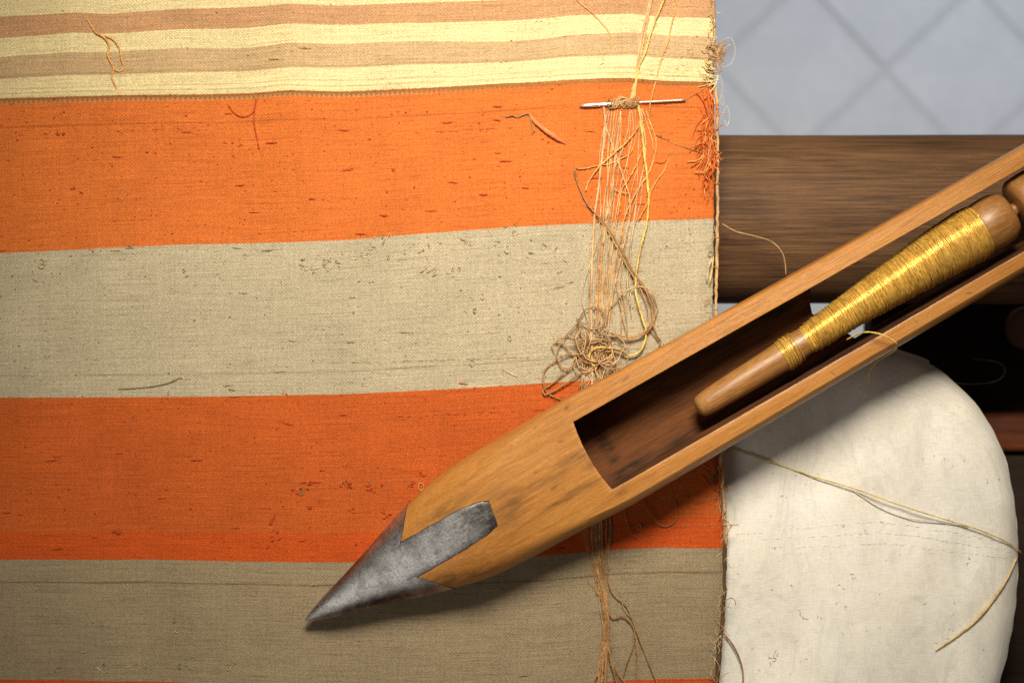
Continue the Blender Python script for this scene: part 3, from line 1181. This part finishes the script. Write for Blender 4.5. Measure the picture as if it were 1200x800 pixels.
# the running end of the yarn, over the lower rail
bm = bmesh.new()
pts = []
TE = [(992, 398, 60), (1004, 392, 74), (1016, 389, 88), (1030, 391, 92), (1042, 396, 90), (1051, 403, 84), (1049, 410, 66), (1036, 418, 34), (1024, 428, 4), (1018, 440, -10), (1020, 452, -20)]
for (px, py, hz) in TE:
    pts.append(at(px, py, SZ + hz * KS))
tube(bm, catmull(pts, 7), 0.85 * S, 6, 0.6)
child(obj('yarn_end', bm, M_YELLOW), pb)

# ------------------------------------------------------------------ needle with the thread bundle
nd = empty('needle', at(740, 121, 0.001))
tag(nd, 'thin steel needle pinned through the top of the first orange stripe', 'needle')
bm = bmesh.new()
na, nb = at(679, 124.5, 0) + Vector((0, 0, 3.0 * S)), at(752, 120.5, 0) + Vector((0, 0, 3.8 * S))
pp = [na.lerp(nb, i / 12) for i in range(13)]
tube(bm, pp, [S * poly([(0, 1.1), (.06, 2.0), (.25, 2.5), (1, 2.2)], i / 12) for i in range(13)], 12, 0.6)
m_bright = plain('bright steel', (0.82, 0.80, 0.78), 0.28, 0.8, 0.05)
child(obj('needle_shaft', bm, m_bright), nd)
bm = bmesh.new()
nc, ne = at(744, 121, 0) + Vector((0, 0, 3.6 * S)), at(803, 118, 0) + Vector((0, 0, 4.4 * S))
pp = [nc.lerp(ne, i / 12) for i in range(13)]
tube(bm, pp, [S * poly([(0, 1.9), (.8, 1.5), (.93, 1.5), (.97, 2.6), (1, 2.3)], i / 12) for i in range(13)], 12, 0.6)
child(obj('needle_end', bm, plain('rusty steel', (0.55, 0.33, 0.26), 0.4, 0.6, 0.2)), nd)['label'] = 'rusty thin end of the needle'

tb = empty('thread_bundle', at(730, 130, 0))
tag(tb, 'loose tan, brown and yellow threads wound on the needle and hanging down in a tangle', 'threads')


def strand(pts, r, m_, z0=1.2, wob=0.3):
    bm = bmesh.new()
    thread(bm, pts, r * 0.86, 7, wob, 0, 6, z0)
    if r >= 0.9:              # loose fibres standing off the yarn
        for a, b in zip(pts, pts[1:]):
            for _ in range(int(math.hypot(b[0] - a[0], b[1] - a[1]) / 7)):
                t = R.random()
                x, y = lerp(a[0], b[0], t) + R.gauss(0, .8), lerp(a[1], b[1], t) + R.gauss(0, .8)
                an = math.atan2(b[1] - a[1], b[0] - a[0]) + R.choice([0.6, -0.6, 2.6, -2.6]) + R.gauss(0, .3)
                L = R.uniform(3, 7)
                thread(bm, [(x, y, 1.6), (x + L * .5 * math.cos(an), y + L * .5 * math.sin(an), 2.2), (x + L * math.cos(an + .5), y + L * math.sin(an + .5), 1.6)], 0.24, 2, 0.1, 0, 4)
    return child(obj('strand', bm, m_), tb)


# figure-of-eight wraps on the needle
bm = bmesh.new()
for k in range(30):
    x = R.uniform(714, 746)
    a0 = R.uniform(-0.4, 0.4)
    pts = []
    y0 = 124.5 - (x - 679) * 0.052
    sl = R.choice([-1, 1]) * R.uniform(3, 9)
    for q in range(13):
        a = q / 12 * 6.28318
        rr = R.uniform(3.4, 5.2) if q not in (0, 12) else 4
        pts.append(at(x + sl * math.sin(a * 0.5 + a0) - sl / 2, y0 + rr * 1.35 * math.cos(a), 0) + Vector((0, 0, (3.6 + rr * 0.85 * math.sin(a)) * S)))
    tube(bm, catmull(pts, 3), R.uniform(.6, .95) * S, 5, 0.5, R.choice([0, 0, 1]))
for k in range(10):
    pts = [(R.uniform(712, 720), R.uniform(119, 126), 6), (R.uniform(725, 735), R.uniform(114, 120), 8), (R.uniform(742, 748), R.uniform(118, 125), 6)]
    thread(bm, pts, R.uniform(.6, .9), 5, 0.3, R.choice([0, 1, 1]), 5)
child(obj('wrapped_knot', bm, [M_BROWN, M_LBROWN]), tb)

UPPER = [
    ([(739, 118, 6), (741, 108, 4), (744, 92, 2), (748, 65, 1.5), (753, 38, 1.5), (760, 8, 2), (768, -30, 2), (778, -80, 2)], 2.1, M_TAN),
    ([(741, 117, 6), (744, 100, 4), (748, 80, 3), (755, 64, 3), (764, 34, 3), (774, 10, 3), (786, -22, 3), (800, -70, 2)], 1.6, M_YELLOW),
    ([(743, 118, 5), (746, 95, 3), (752, 58, 2.5), (758, 30, 2.5), (767, -20, 2.5), (775, -70, 2)], 1.1, M_TAN),
    ([(760, 140), (762, 120, 7), (768, 97), (775, 70), (783, 47), (789, 20), (795, -10), (800, -60)], 0.9, M_ORTAN),
    ([(670, -12), (676, 0), (693, 15), (707, 30), (717, 45), (718, 54)], 0.8, M_ORTAN),
    ([(716, 110), (720, 102), (728, 92)], 0.7, M_TAN),
]
LOWER = [
    ([(707, 126, 4), (708, 132), (709, 146), (706, 180), (702, 215), (697, 252), (694, 300), (692.5, 350), (693.5, 400), (694, 440), (693, 475), (690, 500)], 1.7, M_TAN),
    ([(708, 128, 4), (710, 148), (716, 166), (723, 186), (731, 210), (738, 235), (736, 262), (728, 300), (718, 345), (712, 390)], 1.0, M_TAN),
    ([(750, 130, 4), (748, 148, 3), (735, 166, 3), (715, 184, 3), (702, 196, 3), (691, 211), (686, 224)], 1.2, M_ORTAN),
    ([(738, 126, 4), (736, 150), (732, 168), (726, 185), (720, 200), (717, 235), (709, 262), (701, 320), (698, 380), (703, 430), (706, 480), (702, 505)], 1.1, M_LBROWN),
    ([(698, 560), (698, 615), (703, 660), (711, 705), (713, 745), (716, 776), (727, 812)], 1.1, M_BROWN),
    ([(746, 122, 5), (749, 134, 3), (752, 150, 2.5), (755, 182, 2.5), (758, 205, 3), (760, 235, 3), (757.5, 262, 3), (752, 284, 3), (747.5, 306, 3), (744.5, 339, 3), (752, 372, 3), (757, 390, 3), (751, 410, 3), (737, 416, 4), (716, 408, 5), (697, 408, 6), (690, 419, 6), (699, 433, 4)], 1.5, M_YELLOW),
    ([(748, 124, 5), (751, 150, 3.5), (755, 186, 4), (757.5, 205, 4.5), (759, 228, 4)], 1.1, M_YELLOW),
    ([(675, 195), (674, 206), (680, 222), (690, 242, 2), (710, 264, 3), (725, 288, 3), (740, 318, 3), (757, 342, 4), (764, 366, 4), (761, 384, 4), (741, 395, 4), (720, 392, 4), (706, 386, 4)], 1.2, M_BROWN),
    ([(688, 239, 2), (709, 265, 2), (723, 290, 3), (738, 318, 3), (753, 344, 3), (760, 368, 3), (757, 386, 3), (738, 397, 4), (718, 394, 5), (700, 392, 4)], 1.0, M_LBROWN),
    ([(700, 255), (716, 275, 2), (730, 296, 4), (744, 322, 4), (757, 338, 4), (766, 358, 4), (766, 376, 4), (757, 390, 5), (736, 398, 4)], 0.9, M_BROWN),
    ([(709, 384, 3), (712, 366, 4), (720, 353, 4), (733, 342, 4), (749, 336, 5), (763, 342, 5), (770, 360, 4), (765, 378, 3), (770, 392), (774, 401), (762, 414)], 0.95, M_LBROWN),
    ([(760, 384), (768, 394), (772, 404), (764, 416), (758, 420)], 0.8, M_BROWN),
    ([(727, 127, 3), (728, 150), (724, 172), (718, 208), (712, 250), (705, 300), (703, 340), (702, 380)], 0.75, M_ORTAN),
    ([(740, 128, 3), (742, 152), (735, 190), (728, 215), (722, 250), (716, 300), (713, 350), (707, 400), (705, 450)], 0.75, M_TAN),
    ([(744, 128, 3), (745, 160), (738, 180), (728, 186), (715, 192), (704, 194), (680, 198), (675, 195)], 0.75, M_ORTAN),
    ([(757, 130, 3), (760, 140), (766, 155), (769, 170), (766, 187), (760, 203), (750, 218), (738, 240), (730, 262), (722, 300), (718, 340), (712, 380)], 1.0, M_ORTAN),
    ([(752, 128, 4), (758, 145), (763, 160), (766, 178)], 0.8, M_ORTAN),
    ([(784, 186), (778, 200), (768, 214), (763, 224), (758, 240), (748, 258)], 0.85, M_ORTAN),
    ([(784, 186), (776, 191), (766, 189)], 0.7, M_ORANGE),
    ([(751, 180), (745, 195), (735, 212), (728, 224), (725, 245), (722, 262), (716, 300), (710, 350)], 0.95, M_ORTAN),
    ([(748, 192), (741, 220), (734, 245), (728, 275), (722, 320), (727, 360), (735, 395)], 0.7, M_LBROWN),
    ([(755, 208), (748, 225), (740, 250), (733, 285), (728, 330), (734, 372), (736, 398)], 0.6, M_LBROWN),
    ([(753, 212), (750, 240), (742, 270), (736, 300), (735, 330), (738, 360)], 0.6, M_BEIGE),
    ([(718, 220), (726, 225), (736, 227)], 0.7, M_ORTAN),
    ([(705, 240), (699, 285), (688, 320), (682, 350), (690, 378)], 0.55, M_BEIGE),
    ([(711, 244), (706, 290), (700, 330), (699, 360), (690, 400), (688, 430), (698, 460)], 0.6, M_BEIGE),
    ([(768, 158), (785, 166), (800, 172), (822, 179)], 0.7, M_BROWN),
    ([(700, 380), (697, 410), (703, 440), (712, 470), (712, 560), (711, 612), (712, 650), (715, 690), (734, 710), (746, 740), (758, 770), (771, 803)], 0.8, M_BROWN),
    ([(690, 400), (682, 440), (690, 480), (686, 560), (681, 620), (676, 653), (686, 677), (699, 693), (708, 712), (708, 752), (700, 812)], 0.9, M_BROWN),
    ([(712, 400), (716, 440), (709, 480), (704, 600), (707, 660), (710, 700), (716, 722), (731, 722), (743, 737), (746, 770), (744, 803)], 0.9, M_BROWN),
    ([(705, 600), (706, 640), (709, 690), (711, 730), (713, 760), (722, 785), (733, 800), (742, 815)], 1.3, M_BROWN),
    ([(695, 600), (697, 630), (704, 672), (708, 700), (709, 735), (704, 760), (702, 812)], 1.2, M_BROWN),
    ([(700, 596), (704, 640), (710, 690), (713, 720), (712, 750), (709, 812)], 1.0, M_BROWN),
    ([(684, 610), (687, 640), (697, 672), (707, 706), (711, 748), (718, 780), (728, 803)], 0.9, M_BROWN),
    ([(743, 740), (742, 756), (733, 780), (730, 792)], 0.7, M_BROWN),
    ([(729, 590), (734, 612), (740, 625), (747, 630)], 0.6, M_BROWN),
    ([(748, 580), (760, 600), (775, 615), (790, 612), (793, 600), (790, 585)], 0.6, M_BROWN),
    ([(713, 590), (716, 620), (713, 650), (714, 668)], 0.6, M_LBROWN),
    ([(726, 690), (730, 710), (740, 724)], 0.5, M_LBROWN),
    # rings of the tangle that stand apart
    ([(677, 376, 3), (683, 366, 4), (692, 360, 5), (703, 362, 5), (708, 372, 4), (704, 384, 4), (692, 386, 4), (680, 380, 4)], 0.85, M_BROWN),
    ([(680, 376, 3), (664, 392, 4), (655, 406, 4), (652, 418, 3), (658, 430, 3), (666, 432, 3)], 0.85, M_BROWN),
    ([(674, 411, 4), (655, 420, 4), (641, 430, 3), (636, 444, 2), (641, 460, 2), (655, 467, 2), (668, 472, 1)], 0.9, M_BROWN),
    ([(690, 430, 4), (668, 446, 4), (648, 458, 4), (638, 462, 3), (637, 456, 3), (646, 450, 3), (662, 436, 4), (680, 420, 5)], 1.1, M_BROWN),
    ([(650, 412, 4), (647, 403, 4), (655, 398, 5), (663, 404, 5), (672, 414, 5), (684, 415, 5)], 1.0, M_LBROWN),
    ([(678, 378, 4), (682, 395, 5), (692, 402, 6), (706, 398, 6), (716, 392, 5)], 0.9, M_LBROWN),
]
for (pts, r_, m_) in UPPER + LOWER:
    o = strand(pts, r_, m_)
    if m_ is M_YELLOW:
        o['label'] = 'yellow strand'
# the tangle itself: nobody could count its curls
bm = bmesh.new()
TM = [M_BROWN, M_LBROWN, M_TAN]
for k in range(20):
    cx, cy = R.gauss(696, 17), R.gauss(410, 14)
    rx, ry = R.uniform(4, 20), R.uniform(4, 17)
    a0, turns = R.uniform(0, 6.28), R.uniform(0.6, 1.7)
    pts = []
    n_ = 10
    z_ = R.uniform(1.5, 9)
    for q in range(n_):
        a = a0 + turns * 6.28 * q / (n_ - 1)
        pts.append((cx + rx * math.cos(a) + R.uniform(-1.5, 1.5) + q * R.uniform(-.5, .5), cy + ry * math.sin(a) + R.uniform(-1.5, 1.5) + q * 0.7, max(1, z_ + 2 * math.sin(a))))
    thread(bm, pts, R.uniform(.45, .8), 6, 0.12, R.choice([0, 0, 0, 1, 1, 2]), 5)
for k in range(16):
    x = R.gauss(700, 12)
    thread(bm, [(x, R.uniform(395, 425), 2), (x + R.gauss(0, 3), 440, 2), (x + R.gauss(0, 5), R.uniform(455, 480), 1)], R.uniform(.45, .7), 5, 0.3, R.choice([0, 1, 1, 2]), 5)
tag(child(obj('tangled_curls', bm, TM), tb), kind='stuff')
for k in range(11):      # the bundle that comes out below the shuttle
    x0 = R.uniform(683, 716)
    pts = [(x0, 590), (x0 + R.gauss(0, 2), 630), (lerp(x0, 704, .55) + R.gauss(0, 1.5), 668), (708 + R.gauss(0, 3), 705), (710 + R.gauss(0, 2.5), 745), (706 + R.gauss(0, 4), 778), (704 + R.gauss(0, 8), 815)]
    strand(pts, R.uniform(.55, .95), R.choice([M_BROWN, M_BROWN, M_LBROWN]))
# fine straight threads
for k in range(14):
    x0 = R.uniform(709, 752)
    x1 = lerp(690, 738, (x0 - 709) / 43) + R.gauss(0, 5)
    pts = [(x0, 128, 3), (lerp(x0, x1, .3) + R.gauss(0, 3), 180), (lerp(x0, x1, .6) + R.gauss(0, 3), 240), (x1, 310), (x1 + R.gauss(-2, 4), R.uniform(350, 400))]
    strand(pts, R.uniform(.4, .65), R.choice([M_TAN, M_ORTAN, M_LBROWN, M_BEIGE]))

# ------------------------------------------------------------------ stray threads, each a thing of its own


def stray(name, pts, r, m_, label, cat, zf=None, n=8, rr=None):
    bm = bmesh.new()
    P_ = []
    for p in pts:
        px, py = p[0], p[1]
        h = (p[2] if len(p) > 2 else 1.0) * S
        if zf is white_z:
            z = white_z(px, py) + h + 1.6 * S
            P_.append(at(px, py, z))
        elif zf is None:
            P_.append(at(px, py, 0) + Vector((0, 0, fab_z(px, py) + h)))
        else:
            P_.append(at(px, py, zf + h))
    sm = catmull(P_, n)
    ra = [(poly(rr, i / (len(sm) - 1)) if rr else r) * S * R.uniform(.88, 1.12) for i in range(len(sm))]
    tube(bm, sm, ra, 7, 0.5)
    o = obj(name, bm, m_)
    # put its origin on the thread
    c = P_[0].copy()
    o.data.transform(Matrix.Translation(-c))
    o.location = c
    return tag(o, label, cat)


stray('loose_thread', [(838, 515, 1), (860, 526, 1), (900, 540, 1), (950, 557, 1.5), (1000, 572, 4), (1050, 590, 6), (1100, 606, 5), (1140, 618, 4), (1170, 630, 4), (1190, 641, 4), (1197, 648, 0)],
      0.8, M_YELLOW, 'long yellow thread slanting across the white cloth to its right edge', 'thread', white_z)
stray('loose_thread', [(1192, 652, 2), (1180, 678, 1.5), (1162, 705, 1), (1140, 730, 1), (1118, 747, 1), (1096, 762, 1)], 2.0,
      yarn('pale straw yarn', (0.62, 0.47, 0.22)), 'thick pale straw yarn curving along the lower right of the white cloth', 'thread', white_z,
      rr=[(0, 1.1), (.5, 1.8), (1, .8)])
stray('loose_thread', [(1000, 575, .6), (1030, 594, .6), (1060, 606, .6), (1100, 612, .6), (1135, 617, .6)], 0.6, M_GREY,
      'thin grey thread lying just below the yellow thread on the white cloth', 'thread', white_z)
stray('loose_thread', [(849, 742, 3), (860, 757, 4), (868, 775, 4), (871, 792, 3), (869, 815, 2)], 0.9, M_BROWN,
      'thin brown thread curling onto the white cloth at the bottom of the striped cloth', 'thread', white_z)
stray('loose_thread', [(102, 22), (108, 32), (113, 39, 2), (122, 44, 2), (128, 53, 2), (127, 66, 2), (133, 80), (132, 92), (136, 102), (141, 113)], 1.1, M_ORTAN,
      'kinked pale orange thread lying across the cream bands at upper left', 'thread', rr=[(0, .7), (.3, 1.4), (1, .7)])
stray('loose_thread', [(122, 42), (133, 47, 2), (141, 58, 2), (143, 70, 2), (146, 80), (140, 84), (132, 80)], 0.9, M_ORTAN,
      'short pale orange loop beside the kinked thread on the cream bands', 'thread')
stray('loose_thread', [(267, 123), (275, 133), (285, 137), (295, 133), (299, 124), (300, 115), (298, 130), (297, 142), (300, 158), (303, 175)], 0.7, M_RED,
      'fine dark hooked thread at the top of the orange stripe, left of centre', 'thread')
stray('loose_thread', [(138, 456), (160, 454.5), (182, 452), (200, 447.5), (212, 442)], 0.9, M_GREYB,
      'short dark curved thread at the bottom of the upper beige stripe', 'thread', rr=[(0, .35), (.8, 1.0), (1, .8)])
stray('yarn_scrap', [(621, 134, 1), (627, 143, 2), (636, 151, 3), (646, 158, 3), (655, 164, 2), (663, 169, 1)], 2.6, yarn('pinkish yarn', (0.56, 0.17, 0.06)),
      'plump pinkish scrap of yarn lying on the orange stripe left of the needle', 'yarn', rr=[(0, .8), (.2, 2.2), (.6, 3.1), (.85, 2.0), (1, .6)])
stray('loose_thread', [(592, 138), (600, 136, 2), (607, 138), (613, 135, 2), (620, 134, 2), (623, 145), (624, 158)], 0.9, M_BROWN,
      'short fuzzy brown thread end touching the pinkish yarn scrap', 'thread')
stray('loose_thread', [(846, 262, 2), (862, 271, 3), (882, 276, 3), (904, 283, 3), (916, 295, 2), (920, 308, 1), (921, 322, 0)], 0.7, M_LBROWN,
      'faint brown thread drooping over the walnut beam above the shuttle', 'thread', zf=-0.018)
stray('loose_thread', [(1078, 440, 0), (1110, 447, 3), (1140, 450, 4), (1168, 446, 4), (1178, 434, 2), (1168, 424, 0), (1140, 420, 0)], 0.6, M_LBROWN,
      'faint looped thread in the dark above the end of the white cloth', 'thread', zf=-0.058)
